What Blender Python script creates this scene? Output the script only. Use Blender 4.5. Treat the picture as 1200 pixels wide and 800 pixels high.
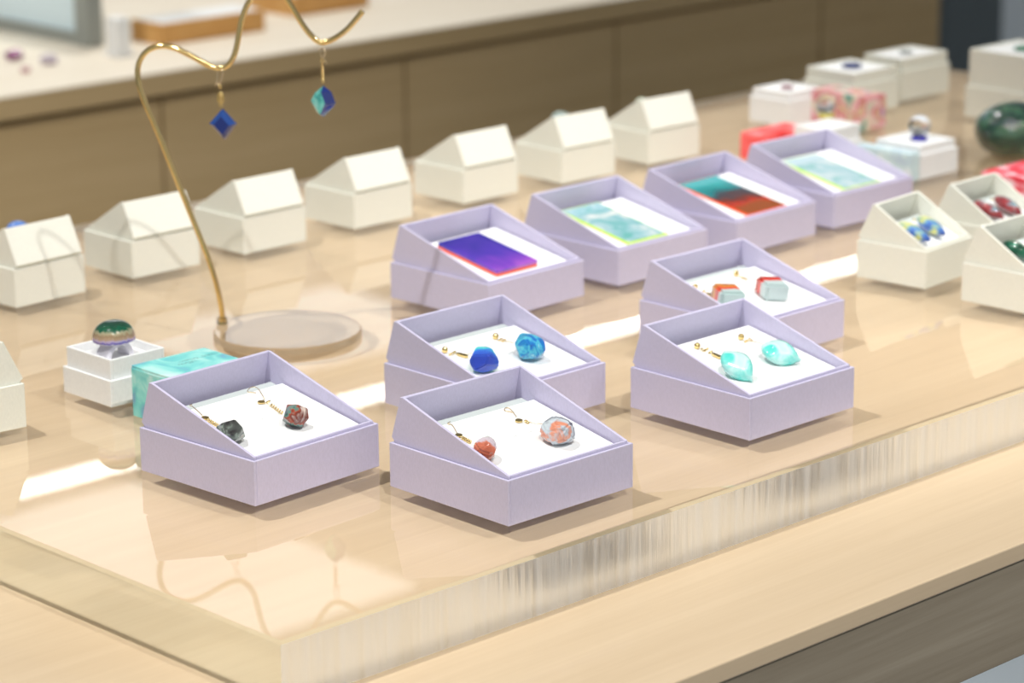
import bpy, bmesh, math, random
from mathutils import Vector, Matrix, noise

for o in list(bpy.data.objects):
    bpy.data.objects.remove(o, do_unlink=True)
sc = bpy.context.scene
COL = sc.collection
random.seed(7)

# ------------------------------------------------------------------ camera
ZS = 0.83                       # height of the top face of the acrylic slab (m)
ZT = ZS - 0.030                 # height of the table top
A0 = 0.766                      # angle between camera heading frame and the table axes
F_PX, PITCH, ROLL, CAM_H = 3294.58, 0.2709, -0.00822, 0.44397


def rot0(x, y, z):
    return Vector((x * math.cos(A0) + y * math.sin(A0), -x * math.sin(A0) + y * math.cos(A0), z))


def world0(x, y, z):            # camera heading frame -> world (slab top at ZS)
    v = rot0(x, y, z)
    v.z += ZS
    return v


cp, sp = math.cos(PITCH), math.sin(PITCH)
_r, _u = Vector((1, 0, 0)), Vector((0, sp, cp))
cr, sr = math.cos(ROLL), math.sin(ROLL)
C_RIGHT = rot0(*(_r * cr + _u * sr))
C_UP = rot0(*(-_r * sr + _u * cr))
C_FWD = rot0(0, cp, -sp)
C_POS = Vector((0, 0, ZS + CAM_H))

cam = bpy.data.cameras.new('camera')
cam.sensor_width = 36
cam.lens = 36 * F_PX / 1200
cam.clip_start, cam.clip_end = 0.05, 60
cam.dof.use_dof = True
cam.dof.focus_distance = 1.38
cam.dof.aperture_fstop = 10.5
cam_o = bpy.data.objects.new('camera', cam)
M = Matrix((C_RIGHT, C_UP, -C_FWD)).transposed().to_4x4()
M.translation = C_POS
cam_o.matrix_world = M
COL.objects.link(cam_o)
sc.camera = cam_o

# ------------------------------------------------------------------ world, lights, exposure
sc.view_settings.view_transform = 'Standard'
sc.view_settings.look = 'None'
sc.view_settings.gamma = 1
sc.view_settings.use_curve_mapping = False
sc.view_settings.exposure = -0.03
sc.cycles.use_denoising = True
sc.cycles.max_bounces = 10
sc.cycles.diffuse_bounces = 5
sc.cycles.glossy_bounces = 5
sc.cycles.transmission_bounces = 8
sc.cycles.transparent_max_bounces = 8
sc.cycles.caustics_reflective = True
sc.cycles.caustics_refractive = True
sc.cycles.sample_clamp_indirect = 8

wd = bpy.data.worlds.new('world')
sc.world = wd
wd.use_nodes = True
bgn = wd.node_tree.nodes['Background']
bgn.inputs[0].default_value = (1.0, 0.985, 0.97, 1)
bgn.inputs[1].default_value = 0.38


def spot(x, y, z, tx, ty, energy, size=50, blend=0.5, soft=0.03, color=(1, 0.98, 0.945)):
    l = bpy.data.lights.new('track_or_fill_spot', 'SPOT')
    l.energy = energy
    l.spot_size = math.radians(size)
    l.spot_blend = blend
    l.shadow_soft_size = soft
    l.color = color
    l.cycles.is_caustics_light = True
    o = bpy.data.objects.new('track_or_fill_spot', l)
    o.location = (x, y, ZS + z)
    o.rotation_euler = (Vector((tx, ty, ZS)) - o.location).to_track_quat('-Z', 'Y').to_euler()
    COL.objects.link(o)


# ceiling track in front of the table, and one above its far side
spot(0.99, -0.35, 2.0, 1.05, 1.30, 75, size=38, blend=0.8, soft=0.018)
spot(0.08, -0.34, 2.0, 1.00, 1.30, 110, size=38, blend=0.8, soft=0.018)
spot(1.95, -0.35, 2.0, 1.55, 1.30, 45, size=38, blend=0.8, soft=0.018)
spot(0.20, 1.20, 2.1, 1.00, 1.20, 120, size=44, blend=0.8, soft=0.018)
spot(1.75, 1.10, 2.1, 1.70, 1.25, 75, size=42, blend=0.8, soft=0.018)
spot(1.1, 0.4, 2.0, 1.7, 2.75, 75, size=34, blend=0.9)      # added fill to brighten the counter front, off both tracks
spot(2.2, 2.9, 1.9, 1.9, 2.8, 75, size=80)      # lights the rear counter
spot(1.0, 3.0, 1.9, 1.3, 2.8, 85, size=80)

# ------------------------------------------------------------------ pixel helpers (1200 x 800 frame)


def ray(u, v):
    return (C_FWD * F_PX + C_RIGHT * (u - 600) - C_UP * (v - 400)).normalized()


def at(u, v, z=ZS):
    d = ray(u, v)
    return C_POS + d * ((z - C_POS.z) / d.z)


def hit(u, v, p0, n):
    d = ray(u, v)
    return C_POS + d * ((p0 - C_POS).dot(n) / d.dot(n))


def proj(p):
    d = p - C_POS
    z = d.dot(C_FWD)
    return 600 + F_PX * d.dot(C_RIGHT) / z, 400 - F_PX * d.dot(C_UP) / z


def solve_len(p, d, axis, target, hi=0.25):
    lo = 0.0
    s = 1 if proj(p + d * hi)[axis] > proj(p)[axis] else -1
    for _ in range(50):
        m = (lo + hi) / 2
        if (proj(p + d * m)[axis] - target) * s < 0:
            lo = m
        else:
            hi = m
    return lo


# ------------------------------------------------------------------ materials
def new_mat(name):
    m = bpy.data.materials.new(name)
    m.use_nodes = True
    nt = m.node_tree
    return m, nt, nt.nodes['Principled BSDF']


def L(nt, a, b):
    nt.links.new(a, b)


def srgb(r, g, b):
    f = lambda c: ((c / 255) / 12.92 if c / 255 <= 0.04045 else ((c / 255 + 0.055) / 1.055) ** 2.4)
    return (f(r), f(g), f(b), 1)


def plain(name, col, rough=0.5, metal=0.0, spec=0.5, bump=0.0, bscale=600, coat=0.0):
    m, nt, b = new_mat(name)
    b.inputs['Base Color'].default_value = col if len(col) == 4 else (*col, 1)
    b.inputs['Roughness'].default_value = rough
    b.inputs['Metallic'].default_value = metal
    b.inputs['Specular IOR Level'].default_value = spec
    b.inputs['Coat Weight'].default_value = coat
    if bump:
        tc = nt.nodes.new('ShaderNodeTexCoord')
        n = nt.nodes.new('ShaderNodeTexNoise')
        n.inputs['Scale'].default_value = bscale
        n.inputs['Detail'].default_value = 3
        bp = nt.nodes.new('ShaderNodeBump')
        bp.inputs['Strength'].default_value = bump
        bp.inputs['Distance'].default_value = 0.0004
        L(nt, tc.outputs['Object'], n.inputs['Vector'])
        L(nt, n.outputs['Fac'], bp.inputs['Height'])
        L(nt, bp.outputs['Normal'], b.inputs['Normal'])
    return m


def paper(name, col):           # fine laid book-cloth paper
    m, nt, b = new_mat(name)
    b.inputs['Roughness'].default_value = 0.62
    b.inputs['Specular IOR Level'].default_value = 0.3
    tc = nt.nodes.new('ShaderNodeTexCoord')
    mp = nt.nodes.new('ShaderNodeMapping')
    mp.inputs['Scale'].default_value = (1500, 1500, 500)
    n = nt.nodes.new('ShaderNodeTexNoise')
    n.inputs['Scale'].default_value = 1.0
    n.inputs['Detail'].default_value = 2
    r = nt.nodes.new('ShaderNodeValToRGB')
    r.color_ramp.elements[0].position = 0.3
    r.color_ramp.elements[1].position = 0.7
    r.color_ramp.elements[0].color = (*[c * 0.955 for c in col], 1)
    r.color_ramp.elements[1].color = (*[min(1, c * 1.03) for c in col], 1)
    bp = nt.nodes.new('ShaderNodeBump')
    bp.inputs['Strength'].default_value = 0.12
    bp.inputs['Distance'].default_value = 0.0003
    L(nt, tc.outputs['Object'], mp.inputs['Vector'])
    L(nt, mp.outputs['Vector'], n.inputs['Vector'])
    L(nt, n.outputs['Fac'], r.inputs['Fac'])
    L(nt, r.outputs['Color'], b.inputs['Base Color'])
    L(nt, n.outputs['Fac'], bp.inputs['Height'])
    L(nt, bp.outputs['Normal'], b.inputs['Normal'])
    return m


def wood(name, c1, c2, scale=(2.2, 60, 60), rough=0.45, coat=0.0, spec=0.35):
    m, nt, b = new_mat(name)
    tc = nt.nodes.new('ShaderNodeTexCoord')
    mp = nt.nodes.new('ShaderNodeMapping')
    mp.inputs['Scale'].default_value = scale
    n = nt.nodes.new('ShaderNodeTexNoise')
    n.inputs['Scale'].default_value = 1.0
    n.inputs['Detail'].default_value = 6
    n.inputs['Roughness'].default_value = 0.6
    n.inputs['Distortion'].default_value = 0.4
    mp2 = nt.nodes.new('ShaderNodeMapping')
    mp2.inputs['Scale'].default_value = tuple(s * 7 for s in scale)
    n2 = nt.nodes.new('ShaderNodeTexNoise')
    n2.inputs['Scale'].default_value = 1.0
    n2.inputs['Detail'].default_value = 3
    mx = nt.nodes.new('ShaderNodeMath')
    mx.operation = 'MULTIPLY_ADD'
    mx.inputs[1].default_value = 0.35
    r = nt.nodes.new('ShaderNodeValToRGB')
    r.color_ramp.elements[0].position = 0.42
    r.color_ramp.elements[1].position = 0.95
    r.color_ramp.elements[0].color = (*c1, 1)
    r.color_ramp.elements[1].color = (*c2, 1)
    for q in (mp, mp2):
        L(nt, tc.outputs['Object'], q.inputs['Vector'])
    L(nt, mp.outputs['Vector'], n.inputs['Vector'])
    L(nt, mp2.outputs['Vector'], n2.inputs['Vector'])
    L(nt, n2.outputs['Fac'], mx.inputs[0])
    L(nt, n.outputs['Fac'], mx.inputs[2])
    L(nt, mx.outputs[0], r.inputs['Fac'])
    L(nt, r.outputs['Color'], b.inputs['Base Color'])
    b.inputs['Roughness'].default_value = rough
    b.inputs['Specular IOR Level'].default_value = spec
    b.inputs['Coat Weight'].default_value = coat
    b.inputs['Coat Roughness'].default_value = 0.05
    return m


def marble(name, stops, scale=90, dist=1.5, rough=0.12, axis=None, axis_w=0.0, axis_s=60, coat=0.6, trans=0.0, detail=4, off=0.0, emit=0):
    """swirled colours: noise (plus a drift along one axis of the piece) through a ramp"""
    m, nt, b = new_mat(name)
    tc = nt.nodes.new('ShaderNodeTexCoord')
    n = nt.nodes.new('ShaderNodeTexNoise')
    n.inputs['Scale'].default_value = scale
    n.inputs['Detail'].default_value = detail
    n.inputs['Distortion'].default_value = dist
    ad = nt.nodes.new('ShaderNodeVectorMath')
    ad.inputs[1].default_value = (off, off * 0.7, off * 1.3)
    L(nt, tc.outputs['Object'], ad.inputs[0])
    L(nt, ad.outputs[0], n.inputs['Vector'])
    fac = n.outputs['Fac']
    if axis is not None:
        sx = nt.nodes.new('ShaderNodeSeparateXYZ')
        L(nt, tc.outputs['Object'], sx.inputs[0])
        k = nt.nodes.new('ShaderNodeMath')
        k.operation = 'MULTIPLY_ADD'
        k.inputs[1].default_value = axis_s
        k.inputs[2].default_value = 0.5
        L(nt, sx.outputs[axis], k.inputs[0])
        mxx = nt.nodes.new('ShaderNodeMix')
        mxx.inputs[0].default_value = axis_w
        L(nt, fac, mxx.inputs[2])
        L(nt, k.outputs[0], mxx.inputs[3])
        fac = mxx.outputs[0]
    r = nt.nodes.new('ShaderNodeValToRGB')
    els = r.color_ramp.elements
    while len(els) < len(stops):
        els.new(0.5)
    for e, (p, c) in zip(els, stops):
        e.position = p
        e.color = srgb(*c)
    L(nt, fac, r.inputs['Fac'])
    L(nt, r.outputs['Color'], b.inputs['Base Color'])
    b.inputs['Roughness'].default_value = rough
    b.inputs['Coat Weight'].default_value = coat
    b.inputs['Coat Roughness'].default_value = 0.03
    b.inputs['Transmission Weight'].default_value = trans
    return m


def glass(name, col=(1, 1, 1), ior=1.49, rough=0.0):
    m = bpy.data.materials.new(name)
    m.use_nodes = True
    nt = m.node_tree
    nt.nodes.remove(nt.nodes['Principled BSDF'])
    g = nt.nodes.new('ShaderNodeBsdfGlass')
    g.inputs['Color'].default_value = (*col, 1)
    g.inputs['IOR'].default_value = ior
    g.inputs['Roughness'].default_value = rough
    L(nt, g.outputs[0], nt.nodes['Material Output'].inputs[0])
    return m


def slab_glass(name, tint, gain=1.45, ior=1.49, bump=None, rough=0.0, frost=0.0):
    m = bpy.data.materials.new(name)
    m.use_nodes = True
    nt = m.node_tree
    nt.nodes.remove(nt.nodes['Principled BSDF'])
    rf = nt.nodes.new('ShaderNodeBsdfRefraction')
    rf.inputs['Color'].default_value = (*[c * gain for c in tint], 1)  # raised gain puts extra light into the colour, brightening the oak below
    rf.inputs['IOR'].default_value = ior
    rf.inputs['Roughness'].default_value = rough
    gl = nt.nodes.new('ShaderNodeBsdfGlossy')
    gl.inputs['Roughness'].default_value = rough
    fr = nt.nodes.new('ShaderNodeFresnel')
    fr.inputs['IOR'].default_value = ior
    mx = nt.nodes.new('ShaderNodeMixShader')
    L(nt, fr.outputs[0], mx.inputs[0])
    L(nt, rf.outputs[0], mx.inputs[1])
    L(nt, gl.outputs[0], mx.inputs[2])
    L(nt, mx.outputs[0], nt.nodes['Material Output'].inputs[0])
    if bump:
        tc = nt.nodes.new('ShaderNodeTexCoord')
        mp = nt.nodes.new('ShaderNodeMapping')
        mp.inputs['Scale'].default_value = bump
        nz = nt.nodes.new('ShaderNodeTexNoise')
        nz.inputs['Scale'].default_value = 1
        nz.inputs['Detail'].default_value = 3
        bp = nt.nodes.new('ShaderNodeBump')
        bp.inputs['Strength'].default_value = 1.0
        bp.inputs['Distance'].default_value = 0.002
        L(nt, tc.outputs['Object'], mp.inputs['Vector'])
        L(nt, mp.outputs['Vector'], nz.inputs['Vector'])
        L(nt, nz.outputs['Fac'], bp.inputs['Height'])
        for q in (rf, gl, fr):
            L(nt, bp.outputs['Normal'], q.inputs['Normal'])
        if frost:               # saw marks scatter light; added white also stands in for light missing inside
            df = nt.nodes.new('ShaderNodeBsdfDiffuse')
            df.inputs['Color'].default_value = (0.90, 0.93, 0.96, 1)
            mp3 = nt.nodes.new('ShaderNodeMath')
            mp3.operation = 'MULTIPLY'
            mp3.inputs[1].default_value = frost * 2
            m2 = nt.nodes.new('ShaderNodeMixShader')
            L(nt, nz.outputs['Fac'], mp3.inputs[0])
            L(nt, mp3.outputs[0], m2.inputs[0])
            L(nt, mx.outputs[0], m2.inputs[1])
            L(nt, df.outputs[0], m2.inputs[2])
            L(nt, m2.outputs[0], nt.nodes['Material Output'].inputs[0])
    return m


def thin_clear(name, tint=(0.97, 0.985, 1.0), k=1.0):      # thin clear plastic: see-through with a fresnel gloss
    m = bpy.data.materials.new(name)
    m.use_nodes = True
    nt = m.node_tree
    nt.nodes.remove(nt.nodes['Principled BSDF'])
    t = nt.nodes.new('ShaderNodeBsdfTransparent')
    t.inputs[0].default_value = (*tint, 1)
    g = nt.nodes.new('ShaderNodeBsdfGlossy')
    g.inputs['Roughness'].default_value = 0.02
    lw = nt.nodes.new('ShaderNodeLayerWeight')
    lw.inputs[0].default_value = 0.35
    mu = nt.nodes.new('ShaderNodeMath')
    mu.operation = 'MULTIPLY'
    mu.inputs[1].default_value = k
    mx = nt.nodes.new('ShaderNodeMixShader')
    L(nt, lw.outputs['Fresnel'], mu.inputs[0])
    L(nt, mu.outputs[0], mx.inputs[0])
    L(nt, t.outputs[0], mx.inputs[1])
    L(nt, g.outputs[0], mx.inputs[2])
    L(nt, mx.outputs[0], nt.nodes['Material Output'].inputs[0])
    return m


def emitter(name, col, strength):
    m = bpy.data.materials.new(name)
    m.use_nodes = True
    nt = m.node_tree
    nt.nodes.remove(nt.nodes['Principled BSDF'])
    e = nt.nodes.new('ShaderNodeEmission')
    e.inputs[0].default_value = (*col, 1)
    e.inputs[1].default_value = strength
    L(nt, e.outputs[0], nt.nodes['Material Output'].inputs[0])
    return m


M_LAV = paper('lavender_paper', (0.575, 0.545, 0.715))
M_CREAM = paper('cream_paper', (0.79, 0.795, 0.715))
M_WHITE = paper('white_paper', (0.86, 0.87, 0.87))
M_CARD = plain('white_card', (0.90, 0.91, 0.91), 0.6, spec=0.3)
M_PAD = plain('shade_grey_foam', (0.50, 0.55, 0.54), 0.85, spec=0.1)  # a white pad; the grey is its shade put into the colour
M_TABLE = wood('light_oak', (0.62, 0.475, 0.31), (0.70, 0.555, 0.38), coat=0.35)
M_APRON = wood('grey_oak', (0.23, 0.19, 0.135), (0.36, 0.31, 0.235), scale=(2, 70, 70), rough=0.6)
M_COUNTER = wood('brown_oak', (0.48, 0.33, 0.155), (0.57, 0.405, 0.21), scale=(1.4, 40, 40), rough=0.6)
M_CTOP = wood('pale_oak', (0.80, 0.71, 0.57), (0.88, 0.81, 0.69), scale=(1.4, 25, 25), rough=0.5)
M_FLOOR = plain('blue_grey_floor', srgb(208, 221, 232), 0.35)
M_CEIL = plain('ceiling_paint', (0.75, 0.73, 0.70), 0.9)
M_WALL = plain('wall_paint', (0.75, 0.73, 0.70), 0.9)
M_BRASS = plain('polished_brass', (0.88, 0.67, 0.30), 0.14, metal=1.0)
M_GOLD = plain('yellow_gold', (0.87, 0.66, 0.28), 0.2, metal=1.0)
M_PGOLD = plain('pale_gold', (0.95, 0.78, 0.52), 0.25, metal=1.0)
M_ACRYL = slab_glass('clear_acrylic', (0.99, 0.995, 0.995))
M_DISC = slab_glass('clear_disc', (0.985, 0.99, 1.0), gain=1.0)
M_CRYSTAL = glass('crystal', (0.97, 0.98, 1.0), 1.5)
M_INK = plain('grey_ink', (0.12, 0.2, 0.22), 0.7)
M_FAINT = plain('faint_grey_ink', (0.72, 0.74, 0.74), 0.7)
M_SLATE = plain('slate_laminate', (0.12, 0.15, 0.165), 0.5)
M_GREY = plain('grey_metal', srgb(150, 155, 150), 0.5)


# ------------------------------------------------------------------ mesh helpers
def add_box(bm, a, b, mi=0):
    v = [bm.verts.new((x, y, z)) for x in (a[0], b[0]) for y in (a[1], b[1]) for z in (a[2], b[2])]
    for f in ((0, 1, 3, 2), (4, 6, 7, 5), (0, 4, 5, 1), (2, 3, 7, 6), (1, 5, 7, 3), (0, 2, 6, 4)):
        fc = bm.faces.new([v[i] for i in f])
        fc.material_index = mi


def add_prism_x(bm, poly, x0, x1):          # polygon in (y, z) extruded along x
    a = [bm.verts.new((x0, y, z)) for y, z in poly]
    b = [bm.verts.new((x1, y, z)) for y, z in poly]
    n = len(poly)
    bm.faces.new(a)
    bm.faces.new(b[::-1])
    for i in range(n):
        j = (i + 1) % n
        bm.faces.new((a[j], a[i], b[i], b[j]))


def add_tube(bm, pts, r, seg=8, closed=False):
    pts = [Vector(p) for p in pts]
    n = len(pts)
    rings = []
    prev = None
    for i, p in enumerate(pts):
        if closed:
            t = (pts[(i + 1) % n] - pts[i - 1]).normalized()
        else:
            t = (pts[min(i + 1, n - 1)] - pts[max(i - 1, 0)]).normalized()
        if prev is None:
            ref = Vector((0, 0, 1)) if abs(t.z) < 0.9 else Vector((1, 0, 0))
            nn = t.cross(ref).normalized()
        else:
            nn = (prev - t * prev.dot(t)).normalized()
        prev = nn
        bb = t.cross(nn)
        rr = r[i] if isinstance(r, (list, tuple)) else r
        rings.append([bm.verts.new(p + (nn * math.cos(q) + bb * math.sin(q)) * rr)
                      for q in [2 * math.pi * k / seg for k in range(seg)]])
    m = n if closed else n - 1
    for i in range(m):
        a, b = rings[i], rings[(i + 1) % n]
        for k in range(seg):
            f = bm.faces.new((a[k], a[(k + 1) % seg], b[(k + 1) % seg], b[k]))
            f.smooth = True
    if not closed:
        bm.faces.new(rings[0][::-1])
        bm.faces.new(rings[-1])


def smooth_path(pts, sub=6):
    pts = [Vector(p) for p in pts]
    out = []
    for i in range(len(pts) - 1):
        p0, p1, p2, p3 = pts[max(i - 1, 0)], pts[i], pts[i + 1], pts[min(i + 2, len(pts) - 1)]
        for k in range(sub):
            t = k / sub
            out.append(0.5 * ((2 * p1) + (p2 - p0) * t + (2 * p0 - 5 * p1 + 4 * p2 - p3) * t * t
                              + (-p0 + 3 * p1 - 3 * p2 + p3) * t ** 3))
    out.append(pts[-1])
    return out


def add_lathe(bm, prof, seg=48, smooth=True):       # profile (r, z), closed at axis ends when r = 0
    rings = []
    for r, z in prof:
        if r < 1e-7:
            rings.append([bm.verts.new((0, 0, z))])
        else:
            rings.append([bm.verts.new((r * math.cos(2 * math.pi * k / seg), r * math.sin(2 * math.pi * k / seg), z))
                          for k in range(seg)])
    for a, b in zip(rings, rings[1:]):
        for k in range(seg):
            k2 = (k + 1) % seg
            if len(a) == 1 and len(b) == 1:
                continue
            if len(a) == 1:
                f = bm.faces.new((a[0], b[k], b[k2]))
            elif len(b) == 1:
                f = bm.faces.new((a[k2], a[k], b[0]))
            else:
                f = bm.faces.new((a[k], b[k], b[k2], a[k2]))
            f.smooth = smooth


def obj(name, bm, mats, parent=None, loc=None, mat=None, bevel=0.0, recalc=True):
    if recalc:
        bmesh.ops.recalc_face_normals(bm, faces=bm.faces[:])
    me = bpy.data.meshes.new(name)
    bm.to_mesh(me)
    bm.free()
    for m in (mats if isinstance(mats, (list, tuple)) else [mats]):
        me.materials.append(m)
    o = bpy.data.objects.new(name, me)
    COL.objects.link(o)
    if parent is not None:
        o.parent = parent
    if mat is not None:
        o.matrix_local = mat
    elif loc is not None:
        o.location = loc
    if bevel:
        b = o.modifiers.new('bevel', 'BEVEL')
        b.width = bevel
        b.segments = 2
        b.limit_method = 'ANGLE'
        b.angle_limit = math.radians(30)
    return o


def tag(o, label, cat, group=None):
    o['label'] = label
    o['category'] = cat
    if group:
        o['group'] = group
    return o


def thing(name, label, cat, loc, rz=0.0, group=None):
    o = bpy.data.objects.new(name, None)
    o.empty_display_size = 0.01
    COL.objects.link(o)
    o.location = loc
    o.rotation_euler = (0, 0, rz)
    return tag(o, label, cat, group)


def struct(name, a, b, m, parent=None, bevel=0.0):
    bm = bmesh.new()
    add_box(bm, a, b)
    o = obj(name, bm, m, parent, bevel=bevel)
    if parent is None:
        o['kind'] = 'structure'
    return o


def boxpart(name, a, b, m, parent, bevel=0.0):
    bm = bmesh.new()
    add_box(bm, a, b)
    return obj(name, bm, m, parent, bevel=bevel)


# ------------------------------------------------------------------ the setting
struct('floor', (-4, -4, -0.1), (13, 8.0, 0.0), M_FLOOR)
struct('ceiling', (-4, -4, ZS + 2.25), (13, 8.0, ZS + 2.4), M_CEIL)
struct('wall_back', (-4, 8.0, 0.0), (13, 8.15, ZS + 2.25), M_WALL)

# linear ceiling light and luminous panel (both show as reflections in the slab)
M_STRIP = emitter('strip_light_glow', (1.0, 0.98, 0.95), 14)
M_PANEL = emitter('panel_light_glow', (0.93, 0.97, 1.0), 1.6)
t = thing('ceiling_strip_light', 'long white linear light fixed under the ceiling', 'light', (6.4, 6.75, ZS + 2.25))
boxpart('housing', (-2.3, -0.06, -0.03), (2.6, 0.06, 0.0), M_GREY, t)
boxpart('diffuser', (-2.28, -0.022, -0.045), (2.58, 0.022, -0.03), M_STRIP, t)
t = thing('ceiling_panel_light', 'square luminous panel light nearer the table than the linear light', 'light', (4.35, 5.95, ZS + 2.25))
boxpart('housing', (-0.42, -0.65, -0.03), (0.42, 0.65, 0.0), M_GREY, t)
boxpart('diffuser', (-0.4, -0.63, -0.04), (0.4, 0.63, -0.03), M_PANEL, t)

t = thing('ceiling_panel_light', 'square luminous panel light beyond the linear ceiling light', 'light', (6.2, 7.55, ZS + 2.25))
boxpart('housing', (-0.52, -0.42, -0.03), (0.52, 0.42, 0.0), M_GREY, t)
boxpart('diffuser', (-0.5, -0.4, -0.04), (0.5, 0.4, -0.03), M_PANEL, t)

# ------------------------------------------------------------------ display table
TX0, TX1, TY0, TY1 = 0.58, 2.13, 0.778, 1.692
tb = thing('display_table', 'light oak display table with a grey-brown apron under its thin top', 'table',
           ((TX0 + TX1) / 2, (TY0 + TY1) / 2, 0))
hx, hy = (TX1 - TX0) / 2, (TY1 - TY0) / 2
bm = bmesh.new()
add_box(bm, (-hx, -hy, ZT - 0.0095), (hx, hy, ZT))
table_top = obj('table_top', bm, M_TABLE, tb, bevel=0.0008)
table_top.cycles.is_caustics_receiver = True
for nm, a, b in (('apron', (-hx + .001, -hy + .001, ZT - .062), (hx - .001, -hy + .022, ZT - .0095)),
                 ('apron', (-hx + .001, hy - .022, ZT - .062), (hx - .001, hy - .001, ZT - .0095)),
                 ('apron', (-hx + .001, -hy + .022, ZT - .062), (-hx + .022, hy - .022, ZT - .0095)),
                 ('apron', (hx - .022, -hy + .022, ZT - .062), (hx - .001, hy - .022, ZT - .0095))):
    boxpart(nm, a, b, M_APRON, tb, 0.0006)
for sx in (-1, 1):
    for sy in (-1, 1):
        x, y = sx * (hx - 0.05), sy * (hy - 0.05)
        boxpart('leg', (x - .027, y - .027, 0), (x + .027, y + .027, ZT - .0095), M_APRON, tb, 0.001)

# ------------------------------------------------------------------ acrylic slab
SX0, SX1, SY0, SY1 = 0.706, 2.02, 0.878, 1.588
M_EDGE = slab_glass('sawn_acrylic_edge', (0.93, 0.985, 1.03), bump=(260, 260, 16), rough=0.5, frost=0.33)
M_EDGE2 = slab_glass('polished_acrylic_edge', (0.91, 0.985, 1.0))
bm = bmesh.new()
add_box(bm, (SX0, SY0, ZT), (SX1, SY1, ZS))
bm.faces.ensure_lookup_table()
for f in bm.faces:
    f.normal_update()
    f.material_index = 1 if abs(f.normal.y) > 0.5 else (2 if abs(f.normal.x) > 0.5 else 0)
tops = [e for e in bm.edges if all(abs(v.co.z - ZS) < 1e-6 for v in e.verts)]
r_ = bmesh.ops.bevel(bm, geom=tops, offset=0.0014, segments=1, affect='EDGES')
for f in r_['faces']:
    f.material_index = 2
dead = [f for f in bm.faces if all(abs(v.co.z - ZT) < 1e-6 for v in f.verts)]
bmesh.ops.recalc_face_normals(bm, faces=bm.faces[:])
bmesh.ops.delete(bm, geom=dead, context='FACES_ONLY')   # the underside is optically bonded to the oak
bmesh.ops.split_edges(bm, edges=bm.edges[:])
for f in bm.faces:
    f.smooth = True
slab = obj('acrylic_slab', bm, [M_ACRYL, M_EDGE, M_EDGE2], recalc=False)
slab.cycles.is_caustics_caster = True
tag(slab, 'thick clear acrylic slab lying on the oak table under all the boxes', 'slab')


# ------------------------------------------------------------------ slanted (house-shaped) boxes
class Slant:
    pass


def slant_box(name, label, n, yaw, W, D, Hb, Hr, lean, m, group, turn=False, t=0.0016, centre=None, padz=None, gap=0.007):
    """n = near bottom corner (world), yaw = turn of the box; turn = rear side towards -Y"""
    e1 = Vector((math.cos(yaw), math.sin(yaw), 0))
    e2 = Vector((-math.sin(yaw), math.cos(yaw), 0))
    c = centre if centre is not None else n + e1 * (W / 2) + e2 * (D / 2)
    root = thing(name, label, 'box', (c.x, c.y, ZS), yaw + (math.pi if turn else 0), group)
    w, d = W / 2, D / 2
    bm = bmesh.new()
    add_box(bm, (-w, -d, 0), (w, d, 0.0016))
    add_box(bm, (-w, -d, 0.0012), (-w + t, d, Hb))
    add_box(bm, (w - t, -d, 0.0012), (w, d, Hb))
    add_box(bm, (-w + t, -d, 0.0012), (w - t, -d + t, Hb))
    add_box(bm, (-w + t, d - t, 0.0012), (w - t, d, Hb))
    obj('base', bm, m, root, bevel=0.00035)
    # sloping upper frame that fits inside the base
    g = 0.0003
    wi, yf, yb = w - t - g, -d + t + g, d - t - g
    hf = Hb + 0.0014
    side = [(yf, 0.002), (yb, 0.002), (yb, Hb + 0.0003), (d + 0.0004, Hb + 0.0022), (d - lean, Hr), (d - lean - 0.0022, Hr), (yf, hf)]
    bm = bmesh.new()
    add_prism_x(bm, side, -wi, -wi + t)
    add_prism_x(bm, side, wi - t, wi)
    add_box(bm, (-wi + t, yf, 0.002), (wi - t, yf + t, hf))
    rear = [(yb, Hb + 0.0003), (d + 0.0004, Hb + 0.0022), (d - lean, Hr), (d - lean - 0.0019, Hr - 0.0003), (d - t - 0.0022, Hb + 0.001), (yb - t, Hb - 0.004), (yb - t, 0.002), (yb, 0.002)]
    add_prism_x(bm, rear, -wi + t, wi - t)
    obj('upper_frame', bm, m, root, bevel=0.0003)
    # shade-greyed pad and the white card lying on it
    s = Slant()
    s.root, s.w, s.d, s.Hb, s.Hr = root, w, d, Hb, Hr
    y0 = yf + t + 0.0004
    y1 = d - lean - 0.005
    zf, zb = Hb - 0.0022, (padz if padz else Hr - 0.0135)
    sl = (zb - zf) / (y1 - y0)
    bm = bmesh.new()
    xi = wi - t - 0.0003
    yw = min(y1 + 0.002, yb - t - 0.0004)
    add_prism_x(bm, [(y0, 0.003), (yw, 0.003), (yw, zf + sl * (yw - y0) - 0.0032), (y0, zf - 0.0032)], -xi, xi)
    obj('pad', bm, M_PAD, root)
    bm = bmesh.new()
    yc = y1 - gap
    add_prism_x(bm, [(y0 + .0003, zf - 0.0030), (yc, zf + sl * (yc - y0) - 0.0030), (yc, zf + sl * (yc - y0)), (y0 + .0003, zf)],
                -xi + 0.0008, xi - 0.0008)
    obj('card', bm, M_CARD, root, bevel=0.0003)
    s.sl, s.zf, s.y0, s.yc, s.xi = sl, zf, y0, yc, xi
    R = Matrix.Rotation(yaw + (math.pi if turn else 0), 4, 'Z')
    R.translation = (c.x, c.y, ZS)
    s.M = R
    s.n = (R.to_3x3() @ Vector((0, -sl, 1))).normalized()
    s.p0 = R @ Vector((0, y0, zf))
    s.ang = math.atan(sl)
    return s


def on_card(s, u, v, lift=0.0):
    p = hit(u, v, s.p0 + s.n * lift, s.n)
    return p


def card_frame(s):              # world rotation whose z is the card normal, y runs up the slope
    return s.M.to_3x3() @ Matrix.Rotation(s.ang, 3, 'X')


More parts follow.
